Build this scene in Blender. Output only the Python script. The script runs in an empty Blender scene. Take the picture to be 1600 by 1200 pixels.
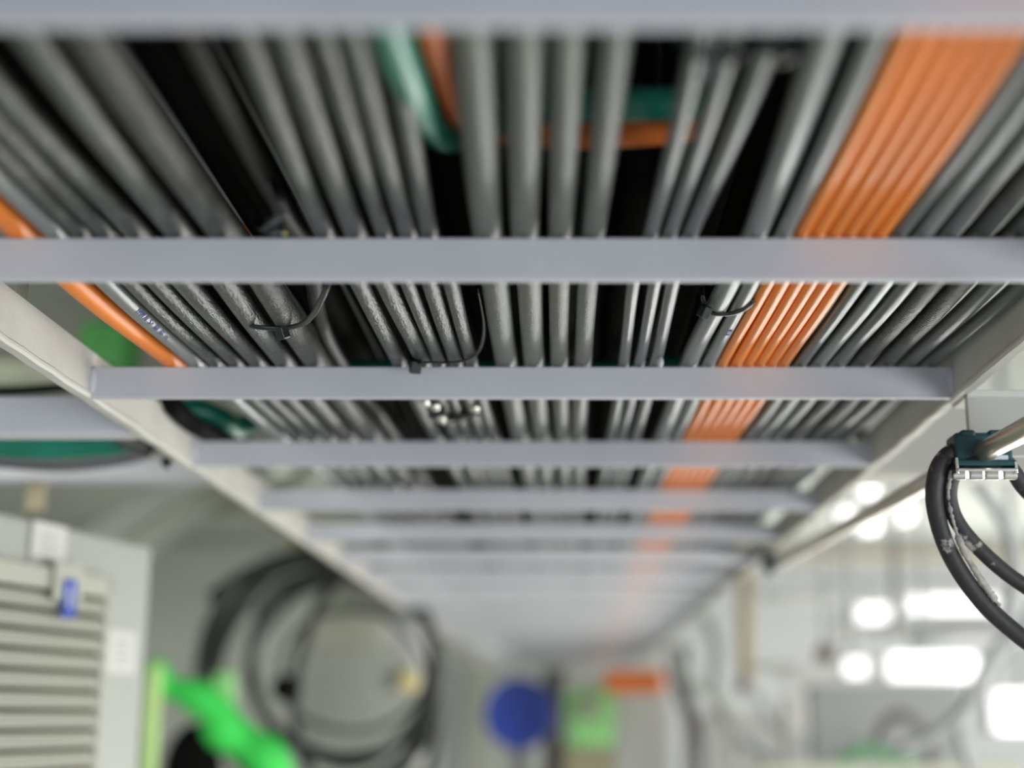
import bpy, bmesh, math, random
from mathutils import Vector, Matrix

sc = bpy.context.scene
C = sc.collection
random.seed(7)
PI = math.pi

# ------------------------------------------------------------------ camera
F = 2222.0                     # focal length in pixels of the 1600x1200 frame (50 mm)
T = 0.235
TH = math.atan(T)              # camera looks up by 13 degrees
PX0 = 890.0
ZC = 1.75                      # eye height above the floor
cam_d = bpy.data.cameras.new('camera')
cam = bpy.data.objects.new('camera', cam_d)
C.objects.link(cam)
sc.camera = cam
cam.location = (0, 0, ZC)
cam.rotation_euler = (PI / 2 + TH, 0, 0)
cam_d.sensor_width = 36
cam_d.lens = F * 36 / 1600
cam_d.shift_x = (800 - PX0) / 1600
cam_d.clip_start = 0.02
cam_d.dof.use_dof = True
cam_d.dof.focus_distance = 0.90
cam_d.dof.aperture_fstop = 2.5

# ------------------------------------------------------------------ world, lights, exposure
W = bpy.data.worlds.new('world')
sc.world = W
W.use_nodes = True
W.node_tree.nodes['Background'].inputs[0].default_value = (0.80, 0.87, 1.0, 1)
W.node_tree.nodes['Background'].inputs[1].default_value = 0.85


def area(name, loc, target, sx, sy, power, col=(1, 1, 1)):
    l = bpy.data.lights.new(name, 'AREA')
    l.shape = 'RECTANGLE'
    l.size, l.size_y, l.energy, l.color = sx, sy, power, col
    o = bpy.data.objects.new(name, l)
    C.objects.link(o)
    o.location = loc
    d = Vector(target) - Vector(loc)
    o.rotation_euler = d.to_track_quat('-Z', 'Y').to_euler()
    return o


# daylight through the windows of the right wall, the long hall behind, its ceiling lamps, two added fill lights
area('side_window_light', (2.6, 4.6, 0.55), (0, 1.6, 2.1), 0.8, 4.2, 38, (1.0, 0.99, 0.95))
area('side_window_light', (2.3, -0.7, 0.95), (0, 1.0, 2.0), 1.3, 1.2, 52, (0.96, 0.98, 1.0))
area('far_window_light', (1.65, 6.5, 0.85), (1.65, 0, 0.85), 2.4, 1.6, 150, (1.0, 0.99, 0.97))
area('hall_and_fill_light', (1.55, 4.9, 2.42), (1.4, 6.0, 0.6), 1.6, 1.0, 8, (1.0, 1.0, 0.98))
area('hall_and_fill_light', (-1.2, 1.2, 2.42), (-0.9, 3.4, 1.5), 1.0, 0.9, 8, (1.0, 0.99, 0.93))
area('hall_and_fill_light', (-0.9, 4.4, 2.42), (-0.3, 6.5, 1.5), 0.8, 0.6, 9, (1.0, 0.99, 0.93))  # fill light added to brighten the back wall behind the ladder
area('hall_and_fill_light', (1.9, 1.4, 1.6), (0, 4.2, 1.95), 0.5, 0.5, 38, (1.0, 0.96, 0.85))  # warm fill light added for the far rungs, no fixture there

sc.view_settings.view_transform = 'Standard'
sc.view_settings.look = 'None'
sc.view_settings.gamma = 1
sc.view_settings.use_curve_mapping = False
sc.view_settings.exposure = 0.0


# ------------------------------------------------------------------ pixel to point
def ray(px, py):
    a, b = (px - PX0) / F, (600 - py) / F
    c, s = math.cos(TH), math.sin(TH)
    return Vector((a, c - b * s, s + b * c))     # depth 1 along the view axis


CAM = Vector((0, 0, ZC))


def atD(px, py, D):
    return CAM + ray(px, py) * D


def atZ(px, py, z):          # z above the eye
    r = ray(px, py)
    return CAM + r * (z / r.z)


def atY(px, py, Y):
    r = ray(px, py)
    return CAM + r * (Y / r.y)


def atPlane(px, py, p, n):
    r = ray(px, py)
    return CAM + r * ((p - CAM).dot(n) / r.dot(n))


# ------------------------------------------------------------------ materials
def mat(name, col, rough=0.5, metal=0.0, var=0.0, var_scale=30.0, stretch=(1, 1, 1), bump=0.0,
        bump_scale=400.0, spec=0.5, dirt=None, dirt_scale=20.0, dirt_cut=0.6, ribs=0.0, emit=None, estr=1.0,
        dirt_amt=1.0, rough_var=0.0):
    m = bpy.data.materials.new(name)
    m.use_nodes = True
    nt = m.node_tree
    b = nt.nodes['Principled BSDF']
    N, L = nt.nodes.new, nt.links.new
    b.inputs['Roughness'].default_value = rough
    b.inputs['Metallic'].default_value = metal
    b.inputs['Specular IOR Level'].default_value = spec
    c4 = (col[0], col[1], col[2], 1)
    b.inputs['Base Color'].default_value = c4
    tc = N('ShaderNodeTexCoord')
    mp = N('ShaderNodeMapping')
    mp.inputs['Scale'].default_value = stretch
    L(tc.outputs['Object'], mp.inputs['Vector'])
    last = None
    if var > 0:
        n = N('ShaderNodeTexNoise')
        n.inputs['Scale'].default_value = var_scale
        n.inputs['Detail'].default_value = 6
        L(mp.outputs[0], n.inputs['Vector'])
        r = N('ShaderNodeValToRGB')
        r.color_ramp.elements[0].position = 0.3
        r.color_ramp.elements[1].position = 0.7
        r.color_ramp.elements[0].color = tuple(max(0, x * (1 - var)) for x in col) + (1,)
        r.color_ramp.elements[1].color = tuple(min(1, x * (1 + var)) for x in col) + (1,)
        L(n.outputs['Fac'], r.inputs['Fac'])
        last = r.outputs['Color']
        if rough_var > 0:
            mr = N('ShaderNodeMapRange')
            mr.inputs['To Min'].default_value = rough - rough_var
            mr.inputs['To Max'].default_value = rough + rough_var
            L(n.outputs['Fac'], mr.inputs['Value'])
            L(mr.outputs[0], b.inputs['Roughness'])
    if dirt:
        n = N('ShaderNodeTexNoise')
        n.inputs['Scale'].default_value = dirt_scale
        n.inputs['Detail'].default_value = 8
        n.inputs['Roughness'].default_value = 0.65
        L(mp.outputs[0], n.inputs['Vector'])
        r = N('ShaderNodeValToRGB')
        r.color_ramp.elements[0].position = dirt_cut
        r.color_ramp.elements[1].position = dirt_cut + 0.06
        r.color_ramp.elements[1].color = (dirt_amt,) * 3 + (1,)
        L(n.outputs['Fac'], r.inputs['Fac'])
        mx = N('ShaderNodeMix')
        mx.data_type = 'RGBA'
        L(r.outputs['Color'], mx.inputs[0])
        if last:
            L(last, mx.inputs[6])
        else:
            mx.inputs[6].default_value = c4
        mx.inputs[7].default_value = dirt + (1,)
        last = mx.outputs[2]
    if last:
        L(last, b.inputs['Base Color'])
    if bump > 0 or ribs > 0:
        n = N('ShaderNodeTexNoise')
        n.inputs['Scale'].default_value = bump_scale
        n.inputs['Detail'].default_value = 4
        L(mp.outputs[0], n.inputs['Vector'])
        bp = N('ShaderNodeBump')
        bp.inputs['Strength'].default_value = bump
        bp.inputs['Distance'].default_value = 0.001
        L(n.outputs['Fac'], bp.inputs['Height'])
        L(bp.outputs[0], b.inputs['Normal'])
        if ribs > 0:
            w = N('ShaderNodeTexWave')
            w.bands_direction = 'Y'
            w.inputs['Scale'].default_value = 90
            w.inputs['Distortion'].default_value = 1.0
            L(tc.outputs['Object'], w.inputs['Vector'])
            b2 = N('ShaderNodeBump')
            b2.inputs['Strength'].default_value = ribs
            b2.inputs['Distance'].default_value = 0.001
            L(w.outputs['Fac'], b2.inputs['Height'])
            L(bp.outputs[0], b2.inputs['Normal'])
            L(b2.outputs[0], b.inputs['Normal'])
    if emit:
        b.inputs['Emission Color'].default_value = emit + (1,)
        b.inputs['Emission Strength'].default_value = estr
    return m


M = {}
M['rung'] = mat('rung_paint', (0.565, 0.575, 0.605), 0.5, var=0.05, var_scale=14, bump=0.10, bump_scale=250)
M['rail'] = mat('rail_paint', (0.56, 0.55, 0.50), 0.6, var=0.07, var_scale=18, bump=0.35, bump_scale=160,
                dirt=(0.23, 0.17, 0.12), dirt_scale=30, dirt_cut=0.655)
M['bracket'] = mat('bracket_paint', (0.44, 0.43, 0.385), 0.6, var=0.05, var_scale=12, bump=0.2, bump_scale=120)
M['orange'] = mat('orange_sheath', (0.90, 0.245, 0.002), 0.34, var=0.10, var_scale=40, stretch=(1, .12, 1), bump=0.12, spec=0.35,
                  bump_scale=300, rough_var=0.08)
M['orange_old'] = mat('worn_orange_sheath', (0.90, 0.23, 0.015), 0.42, var=0.14, var_scale=60, stretch=(1, .12, 1),
                      bump=0.2, bump_scale=300, dirt=(0.30, 0.15, 0.03), dirt_scale=90, dirt_cut=0.62, dirt_amt=0.7)
M['lgrey'] = mat('light_grey_sheath', (0.19, 0.205, 0.195), 0.32, var=0.10, var_scale=60, stretch=(1, .15, 1), bump=0.12,
                 bump_scale=420, rough_var=0.06)
M['grey'] = mat('grey_sheath', (0.10, 0.11, 0.103), 0.34, var=0.16, var_scale=90, stretch=(1, .2, 1), bump=0.18,
                bump_scale=520, rough_var=0.08)
M['dark'] = mat('dusty_dark_sheath', (0.038, 0.042, 0.035), 0.32, var=0.35, var_scale=120, stretch=(1, .25, 1), bump=0.8,
                bump_scale=700, dirt=(0.12, 0.12, 0.10), dirt_scale=260, dirt_cut=0.55, dirt_amt=0.6, ribs=0.10)
M['darkest'] = mat('speckled_black_sheath', (0.016, 0.016, 0.012), 0.42, var=0.4, var_scale=120, bump=0.7, bump_scale=700, spec=0.3,  # near-black base with paler speckles
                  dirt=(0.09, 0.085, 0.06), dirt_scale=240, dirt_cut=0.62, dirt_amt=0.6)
M['braid'] = mat('braided_dark_sheath', (0.034, 0.035, 0.031), 0.31, var=0.4, var_scale=160, stretch=(1, .5, 1),
                 bump=0.9, bump_scale=800, dirt=(0.13, 0.13, 0.11), dirt_scale=300, dirt_cut=0.55, dirt_amt=0.6,
                 ribs=0.35)
M['thick'] = mat('dusty_grey_sheath', (0.10, 0.107, 0.088), 0.33, var=0.18, var_scale=110, bump=0.7, bump_scale=650,
                 dirt=(0.19, 0.185, 0.16), dirt_scale=300, dirt_cut=0.56, dirt_amt=0.5)
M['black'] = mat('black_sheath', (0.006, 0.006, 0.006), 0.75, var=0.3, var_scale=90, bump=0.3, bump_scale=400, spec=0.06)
M['coil'] = mat('faded_black_rubber', (0.030, 0.032, 0.030), 0.45, var=0.25, var_scale=30, bump=0.2)
M['teal'] = mat('teal_sheath', (0.0, 0.17, 0.105), 0.30, var=0.15, var_scale=30, bump=0.1)
M['tie'] = mat('black_nylon', (0.012, 0.012, 0.014), 0.3, bump=0.1, bump_scale=900, var=0.1)
M['ink'] = mat('blue_ink', (0.05, 0.07, 0.30), 0.6, var=0.3, var_scale=500)
M['wink'] = mat('white_print', (0.7, 0.7, 0.8), 0.6, var=0.2, var_scale=500)
M['clamp'] = mat('dark_teal_plastic', (0.006, 0.055, 0.062), 0.45, var=0.25, var_scale=70, bump=0.3, bump_scale=500)
M['chrome'] = mat('bright_steel', (0.75, 0.74, 0.68), 0.22, 1.0, var=0.08, var_scale=60, bump=0.15, bump_scale=200)
M['conduit'] = mat('tarnished_steel', (0.55, 0.51, 0.42), 0.30, 0.9, var=0.25, var_scale=40, stretch=(1, .1, 1),
                   bump=0.2, bump_scale=260)
M['hose'] = mat('black_rubber', (0.028, 0.026, 0.026), 0.55, var=0.2, var_scale=60, bump=0.3, bump_scale=300,
                dirt=(0.55, 0.50, 0.45), dirt_scale=34, dirt_cut=0.585)
M['wall'] = mat('wall_paint', (0.46, 0.48, 0.44), 0.8, var=0.06, var_scale=2, bump=0.1, bump_scale=60)
M['wall_bright'] = mat('white_wall_paint', (0.56, 0.57, 0.58), 0.75, var=0.04, var_scale=2, bump=0.1, bump_scale=60)
M['ceiling'] = mat('ceiling_paint', (0.33, 0.345, 0.31), 0.85, var=0.12, var_scale=3, bump=0.1, bump_scale=60)
M['floor'] = mat('floor_paint', (0.50, 0.49, 0.44), 0.5, var=0.08, var_scale=3, bump=0.1, bump_scale=80)
M['cab'] = mat('cabinet_enamel', (0.42, 0.44, 0.40), 0.45, var=0.03, var_scale=6, bump=0.05, bump_scale=200)
M['cab2'] = mat('louvre_enamel', (0.46, 0.47, 0.39), 0.5, var=0.04, var_scale=9, bump=0.05, bump_scale=200)
M['cabdark'] = mat('louvre_back', (0.03, 0.03, 0.015), 0.8, var=0.2, var_scale=20)
M['label'] = mat('label_card', (0.66, 0.66, 0.62), 0.5, var=0.03, var_scale=60)
M['print'] = mat('label_print', (0.42, 0.43, 0.40), 0.6, var=0.1, var_scale=90)
M['blue'] = mat('blue_plastic', (0.015, 0.06, 0.42), 0.4, var=0.3, var_scale=60)
M['bluebig'] = mat('blue_enamel', (0.012, 0.035, 0.25), 0.4, var=0.5, var_scale=5)
M['green'] = mat('bright_green_cloth', (0.05, 0.72, 0.10), 0.6, var=0.25, var_scale=9, bump=0.4, bump_scale=60)
M['green2'] = mat('pale_green_plastic', (0.34, 0.80, 0.28), 0.5, var=0.12, var_scale=12, bump=0.1)
M['lime'] = mat('lime_tape', (0.55, 0.80, 0.30), 0.6, var=0.1, var_scale=12)
M['yellow'] = mat('yellow_plastic', (0.80, 0.68, 0.30), 0.5, var=0.1, var_scale=12)
M['orangebig'] = mat('orange_plastic', (0.90, 0.20, 0.02), 0.5, var=0.15, var_scale=9)
M['olive'] = mat('olive_lagging', (0.34, 0.36, 0.27), 0.6, var=0.12, var_scale=12, bump=0.3, bump_scale=120)
M['beige'] = mat('beige_paint', (0.42, 0.37, 0.24), 0.55, var=0.06, var_scale=9)
M['greyp'] = mat('grey_panel_paint', (0.28, 0.29, 0.295), 0.5, var=0.06, var_scale=5)
M['dgrey'] = mat('dark_grey_paint', (0.13, 0.125, 0.135), 0.5, var=0.15, var_scale=9)
M['brown'] = mat('brown_enamel', (0.10, 0.05, 0.03), 0.5, var=0.2, var_scale=20)
M['white'] = mat('white_enamel', (0.58, 0.58, 0.57), 0.4, var=0.03, var_scale=9)
M['housing'] = mat('lamp_housing', (0.5, 0.5, 0.5), 0.4, var=0.03, var_scale=9)
M['lamp'] = mat('lamp_glow', (0.9, 0.9, 0.9), 0.5, emit=(1.0, 1.0, 0.98), estr=1.4)
M['lamp_hot'] = mat('lamp_tube_glow', (0.9, 0.9, 0.9), 0.5, emit=(1.0, 1.0, 1.0), estr=1.7)
M['yell_tape'] = mat('yellowed_tape', (0.42, 0.40, 0.16), 0.6, var=0.25, var_scale=200)


# ------------------------------------------------------------------ mesh helpers
def link(name, bm, m, parent=None, smooth=False):
    me = bpy.data.meshes.new(name)
    bmesh.ops.recalc_face_normals(bm, faces=bm.faces)
    bm.to_mesh(me)
    bm.free()
    me.materials.append(M[m] if isinstance(m, str) else m)
    if smooth:
        for p in me.polygons:
            p.use_smooth = True
    o = bpy.data.objects.new(name, me)
    C.objects.link(o)
    if parent:
        o.parent = parent
        o.matrix_parent_inverse = Matrix.Translation(parent.location).inverted()
    return o


def tag(o, label, cat, group=None, kind=None):
    o['label'] = label
    o['category'] = cat
    if group:
        o['group'] = group
    if kind:
        o['kind'] = kind
    return o


def thing(name, label, cat, loc=(0, 0, 0), group=None):
    o = bpy.data.objects.new(name, None)
    o.empty_display_size = 0.02
    C.objects.link(o)
    o.location = loc
    bpy.context.view_layer.update()
    return tag(o, label, cat, group)


def part_label(o, label):
    o['label'] = label
    return o


def add_box(bm, c, s, mtx=None, bev=0.0, seg=2):
    """box, centre c, full size s, optional 3x3 orientation"""
    R = mtx.to_4x4() if mtx else Matrix.Identity(4)
    g = bmesh.ops.create_cube(bm, size=1, matrix=Matrix.Translation(Vector(c)) @ R @ Matrix.Diagonal((s[0], s[1], s[2], 1)))
    if bev > 0:
        es = list({e for v in g['verts'] for e in v.link_edges})
        bmesh.ops.bevel(bm, geom=es, offset=bev, segments=seg, profile=0.5, affect='EDGES')


def box(name, c, s, m, parent=None, mtx=None, bev=0.0):
    bm = bmesh.new()
    add_box(bm, c, s, mtx, bev)
    return link(name, bm, m, parent)


def spline(pts, per=8):
    """Catmull-Rom through the points"""
    pts = [Vector(p) for p in pts]
    if len(pts) < 3:
        return pts
    out = []
    P = [pts[0] * 2 - pts[1]] + pts + [pts[-1] * 2 - pts[-2]]
    for i in range(1, len(P) - 2):
        a, b, c, d = P[i - 1], P[i], P[i + 1], P[i + 2]
        for k in range(per):
            t = k / per
            out.append(0.5 * ((2 * b) + (c - a) * t + (2 * a - 5 * b + 4 * c - d) * t * t + (3 * b - a - 3 * c + d) * t ** 3))
    out.append(pts[-1])
    return out


def add_tube(bm, pts, r, seg=20, closed=False, flat=1.0, up=None):
    pts = [Vector(p) for p in pts]
    n = len(pts)
    rs = r if isinstance(r, (list, tuple)) else [r] * n
    prev = None
    rings = []
    for i, p in enumerate(pts):
        if closed:
            t = (pts[(i + 1) % n] - pts[i - 1]).normalized()
        else:
            t = (pts[min(i + 1, n - 1)] - pts[max(i - 1, 0)]).normalized()
        if prev is None:
            a = Vector(up) if up else (Vector((0, 0, 1)) if abs(t.z) < 0.9 else Vector((1, 0, 0)))
        else:
            a = prev
        u = (a - t * a.dot(t)).normalized()
        prev = u
        v = t.cross(u)
        ring = [bm.verts.new(p + (u * math.cos(2 * PI * k / seg) * flat + v * math.sin(2 * PI * k / seg)) * rs[i])
                for k in range(seg)]
        rings.append(ring)
    m = n if closed else n - 1
    for i in range(m):
        A, B = rings[i], rings[(i + 1) % n]
        for k in range(seg):
            bm.faces.new((A[k], A[(k + 1) % seg], B[(k + 1) % seg], B[k]))
    if not closed:
        bm.faces.new(list(reversed(rings[0])))
        bm.faces.new(rings[-1])


def tube(name, pts, r, m, parent=None, seg=20, per=8, closed=False, flat=1.0, up=None, smooth_path=True):
    bm = bmesh.new()
    add_tube(bm, spline(pts, per) if smooth_path and not closed else pts, r, seg, closed, flat, up)
    return link(name, bm, m, parent, smooth=True)


def add_disc(bm, c, axis, r, h, seg=40, bev=0.0):
    q = Vector(axis).to_track_quat('Z', 'Y').to_matrix().to_4x4()
    g = bmesh.ops.create_cone(bm, cap_ends=True, segments=seg, radius1=r, radius2=r, depth=h,
                              matrix=Matrix.Translation(Vector(c)) @ q)
    if bev:
        es = [e for e in {e for v in g['verts'] for e in v.link_edges} if len(e.link_faces) == 2 and
              any(len(f.verts) > 4 for f in e.link_faces)]
        bmesh.ops.bevel(bm, geom=es, offset=bev, segments=2, profile=0.5, affect='EDGES')


def disc(name, c, axis, r, h, m, parent=None, seg=40, bev=0.0):
    bm = bmesh.new()
    add_disc(bm, c, axis, r, h, seg, bev)
    return link(name, bm, m, parent)


def struct(o):
    o['kind'] = 'structure'
    return o


def text(name, body, size, m, mtx, parent=None, extrude=0.0001):
    cu = bpy.data.curves.new(name, 'FONT')
    cu.body = body
    cu.size = size
    cu.extrude = extrude
    cu.align_x = 'LEFT'
    cu.align_y = 'CENTER'
    tmp = bpy.data.objects.new(name + '_src', cu)
    me = bpy.data.meshes.new_from_object(tmp)
    bpy.data.objects.remove(tmp)
    me.materials.clear()
    me.materials.append(M[m])
    me.transform(mtx)
    o = bpy.data.objects.new(name, me)
    C.objects.link(o)
    if parent:
        o.parent = parent
        o.matrix_parent_inverse = Matrix.Translation(parent.location).inverted()
    return o


def frame(x, y, z, p):
    m = Matrix((Vector(x), Vector(y), Vector(z))).transposed().to_4x4()
    m.translation = Vector(p)
    return m


# ------------------------------------------------------------------ the room
ZR = 0.78                                   # ceiling above the eye
XL, XR, YB, YF = -2.3, 2.9, -1.2, 6.6
struct(box('floor', ((XL + XR) / 2, (YB + YF) / 2, -0.05), (XR - XL + .4, YF - YB + .4, 0.1), 'floor'))
struct(box('ceiling', ((XL + XR) / 2, (YB + YF) / 2, ZC + ZR + 0.05), (XR - XL + .4, YF - YB + .4, 0.1), 'ceiling'))
struct(box('wall_left', (XL - 0.05, (YB + YF) / 2, (ZC + ZR) / 2), (0.1, YF - YB, ZC + ZR), 'wall'))
# the far wall: a grey half behind the ladder, a white half to the right
struct(box('wall_back', ((XL + 0.40) / 2, YF + 0.05, (ZC + ZR) / 2), (0.40 - XL, 0.1, ZC + ZR), 'wall'))
struct(box('wall_back_right', ((XR + 0.40) / 2, YF + 0.05, (ZC + ZR) / 2), (XR - 0.40, 0.1, ZC + ZR), 'wall_bright'))
# right wall with a long low window band
struct(box('wall_right', (XR + 0.05, (YB + YF) / 2, 0.10), (0.1, YF - YB, 0.20), 'wall_bright'))
struct(box('wall_right', (XR + 0.05, (YB + YF) / 2, ZC + ZR - 0.29), (0.1, YF - YB, 0.58), 'wall_bright'))
for i, y in enumerate((-1.1, 2.1, 4.3, 6.5)):
    struct(box('wall_right', (XR + 0.05, y, 1.08), (0.1, 0.2, 1.75), 'wall_bright'))
for i, y in enumerate((0.5, 3.2, 5.4)):
    w = 3.0 if i == 0 else 2.0
    bm = bmesh.new()
    for dz in (-0.85, 0, 0.85):
        add_box(bm, (XR + 0.04, y, 1.08 + dz), (0.05, w, 0.04))
    for dy in (-w / 2 + .02, 0, w / 2 - .02):
        add_box(bm, (XR + 0.04, y + dy, 1.08), (0.05, 0.04, 1.7))
    struct(link('window_%d' % (i + 1), bm, 'white'))

# ------------------------------------------------------------------ the cable ladder overhead
S = 0.28
Y0 = 1.519 * S
H = 0.7904 * S                # underside of the rungs above the eye
RH, RT = 0.0230, 0.006        # rung height and thickness
XLr, XRr = -0.341, 0.273      # inner faces of the two rails
RLH = 0.034                   # rail height
lad = thing('cable_ladder', 'long pale painted steel cable ladder hung overhead, carrying all the cables', 'cable tray',
            (0, 0, ZC + H))


def rail(x0, x1, jit, seed):
    """flat bar with an uneven, rough-painted lower edge, its lip added to catch light"""
    rnd = random.Random(seed)
    bm = bmesh.new()
    n = 260
    y0, y1 = -0.25, 6.45
    prev = None
    for i in range(n + 1):
        y = y0 + (y1 - y0) * i / n
        k = jit if y < 1.6 else 0.0
        dz = rnd.uniform(-k, k)
        dx = rnd.uniform(-k, k) * 0.4
        s = 0.0012
        l_ = 0.0016  # lip added along the lower edge to catch a bright line
        prof = [(x0 - l_, H + s), (x0 + s - l_, H - .0006), (x1 - s + l_, H - .0006), (x1 + l_, H + s), (x1 + l_, H + 2.6 * s), (x1, H + 4 * s),
                (x1, H + RLH), (x0, H + RLH), (x0, H + 4 * s), (x0 - l_, H + 2.6 * s)]
        vs = []
        for j, (x, z) in enumerate(prof):
            vs.append(bm.verts.new((x + (dx if j not in (6, 7) else 0), y, ZC + z + (dz if j not in (6, 7) else 0))))
        if prev:
            for j in range(10):
                bm.faces.new((prev[j], prev[(j + 1) % 10], vs[(j + 1) % 10], vs[j]))
        else:
            bm.faces.new(list(reversed(vs)))
        prev = vs
    bm.faces.new(prev)
    return link('side_rail', bm, 'rail', lad)


rail(XLr - 0.006, XLr, 0.0009, 3)
rail(XRr, XRr + 0.006, 0.0009, 4)
for k in range(0, 22):
    y = Y0 + k * S
    bm = bmesh.new()
    add_box(bm, ((XLr + XRr) / 2, y + RT / 2, ZC + H + RH / 2), (XRr - XLr + 0.002, RT, RH), bev=0.0009)
    if k <= 3:                         # weld beads where the rung meets the rails
        for sx, xx in ((1, XLr), (-1, XRr)):
            bmesh.ops.create_icosphere(bm, subdivisions=2, radius=0.0042, matrix=Matrix.Translation(
                (xx + sx * 0.001, y - 0.0005, ZC + H + RH * 0.55)) @ Matrix.Diagonal((0.8, 0.7, 2.4, 1)))
    link('rung', bm, 'rung', lad)

for (a_, b_) in ((1032, 566), (1279, 733)):  # white nubs put in as glints at the rungs
    bm = bmesh.new()
    bmesh.ops.create_icosphere(bm, subdivisions=3, radius=0.0022, matrix=Matrix.Translation(atZ(a_, b_, H + .004 if b_ > 600 else H + .020)) @ Matrix.Diagonal((1, 1, 1.8, 1)))
    part_label(link('glint_nub', bm, 'white', lad, smooth=True), 'white nub standing in for a glint')

# hangers from the ceiling to the rails
for (x, y) in ((XLr - 0.012, 0.865), (XLr - 0.012, 3.2), (XRr + 0.012, 2.6), (XRr + 0.012, 5.4), (XLr - 0.012, 5.4)):
    lab = {0.865: 'small brownish hanger strap on the left rail of the cable ladder, nearest one',
           3.2: 'pale hanger strap of the left rail, further along the ladder',
           2.6: 'pale hanger strap of the right rail, halfway along the ladder'}.get(y) or (
               'pale hanger strap at the far end of the ladder, ' + ('left rail' if x < 0 else 'right rail'))
    box('ladder_hanger', (x, y, ZC + (H + .012 + ZR) / 2), (0.010 if y > 1 else 0.012, 0.02, ZR - H - .012),
        'beige' if y > 1 else 'olive', bev=0.001)
    tag(C.objects[-1], lab, 'hanger', 'hangers of the cable ladder')

# ------------------------------------------------------------------ cables on the ladder
ZB = H + RH + 0.0004             # where the cables lie
# (name, material, pixel width at the second rung, px where the cable crosses y=45, 368, 445, 568)
PY = (45, 368, 445, 568)
A_ = 'dark cables left of the first wide gap'
E_ = 'dark cables between the wide gap and the four thick ones'
C_ = 'thick dusty cables in the middle of the ladder'
R_ = 'thin grey cables right of the thick ones'
F_ = 'light grey cables beside the orange ones'
O_ = 'orange cables in the right hand bundle'
G_ = 'grey cables just right of the orange bundle'
K_ = 'dark ribbed cables towards the right rail'
H_ = 'grey cables next to the right rail'
CAB = [
    ('orange_old', 37, None, 28, 112, 266, 'thick worn orange power cable alone at the left edge of the cables', None),
    ('lgrey', 29, None, 84, 167, 303, 'light grey cable with blue printing beside the lone orange cable', None),
    ('dark', 23, None, 126, 207, 334, 'dark scratched cable right beside the light grey printed one', A_),
    ('dark', 25, None, 163, 246, 365, 'dark cable, second to the right of the light grey printed one', A_),
    ('dark', 28, -110, 212, 292, 399, 'dark cable, third to the right of the light grey printed one', A_),
    ('dark', 36, 30, 275, 353, 441, 'dark dusty cable at the left end of the near cable tie loop', A_),
    ('braid', 42, 122, 345, 414, 489, 'fat dark braided cable with bright streak under the near cable tie head', A_),
    ('darkest', 26, 262, 436, 488, 512, 'dark cable right in the tie loop, bordering the wide gap', A_),
    ('dark', 27, 377, 505, 563, 622, 'dark cable just right of the wide gap, first of five', E_),
    ('dark', 30, 440, 554, 603, 661, 'dark cable right of the wide gap, second of five', E_),
    ('dark', 21, 500, 599, 638, 686, 'slightly thinner dark cable, third of five right of the gap', E_),
    ('dark', 25, 547, 637, 673, 712, 'dark cable fourth of five right of the gap, above the low cable tie', E_),
    ('dark', 22, 610, 670, 706, 736, 'dark cable fifth of five right of the gap, nearest the thick ones', E_),
    ('thick', 40, 735, 760, 774, 790, 'thickest dusty grey cable, leftmost of the four thick ones', C_),
    ('thick', 37, 818, 820, 828, 834, 'thick dusty grey cable, second from left of the four', C_),
    ('thick', 31, 888, 876, 874, 874, 'thick dusty grey cable, third from left of the four', C_),
    ('thick', 30, 963, 928, 918, 911, 'thick dusty grey cable, rightmost of the four', C_),
    ('grey', 19, 1098, 1018, 988, 975, 'thin grey cable, left of the three thin ones', R_),
    ('grey', 19, 1150, 1048, 1022, 1000, 'thin grey cable, middle of the three thin ones', R_),
    ('grey', 21, 1212, 1080, 1050, 1025, 'thin grey cable, right of the three thin ones', R_),
    ('lgrey', 31, 1300, 1183, 1140, 1079, 'smooth light grey cable held by the right cable tie', F_),
    ('lgrey', 22, 1376, 1229, 1178, 1110, 'slim light grey cable touching the orange bundle', F_),
    ('orange', 18, 1428, 1257, 1200, 1131, 'orange cable, leftmost of the bundle of six', O_),
    ('orange', 20, 1462, 1283, 1219, 1153, 'orange cable, second from left in the bundle of six', O_),
    ('orange', 18, 1498, 1306, 1242, 1172, 'orange cable, third from left in the bundle of six', O_),
    ('orange', 18, 1534, 1328, 1264, 1190, 'orange cable, fourth from left in the bundle of six', O_),
    ('orange', 18, 1568, 1349, 1286, 1208, 'orange cable, fifth from left in the bundle of six', O_),
    ('orange', 19, 1600, 1371, 1309, 1227, 'orange cable, rightmost of the bundle of six', O_),
    ('grey', 22, None, 1407, 1341, 1254, 'grey cable touching the right side of the orange bundle', G_),
    ('lgrey', 24, None, 1446, 1381, 1283, 'light grey cable, second to the right of the orange bundle', G_),
    ('grey', 25, None, 1487, 1418, 1312, 'grey cable, third to the right of the orange bundle', G_),
    ('braid', 30, None, 1536, 1458, 1348, 'dark cable, left of the two dark ones near the right rail', K_),
    ('braid', 30, None, 1590, 1503, 1387, 'dark ribbed cable, right of the two dark ones near the right rail', K_),
    ('grey', 27, None, 1640, 1552, 1424, 'grey cable second from the right rail', H_),
    ('grey', 26, None, 1706, 1606, 1458, 'grey cable running closest to the right rail', H_),
]
cables = []
rad, plans = [], []
for ci, (m, w, p0, p1, p2, p3, lab, grp) in enumerate(CAB):
    r = w / 2 / F * 1.013 * 0.99
    raw = []
    for py, p in zip(PY, (p0, p1, p2, p3)):
        if p is None:
            p = PX0 + (p1 - PX0) * 1.41
        q = atZ(p, py, ZB + r * 0.35)
        raw.append((q.x, q.y))
    rad.append(r * 0.95)
    plans.append(raw)
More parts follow.
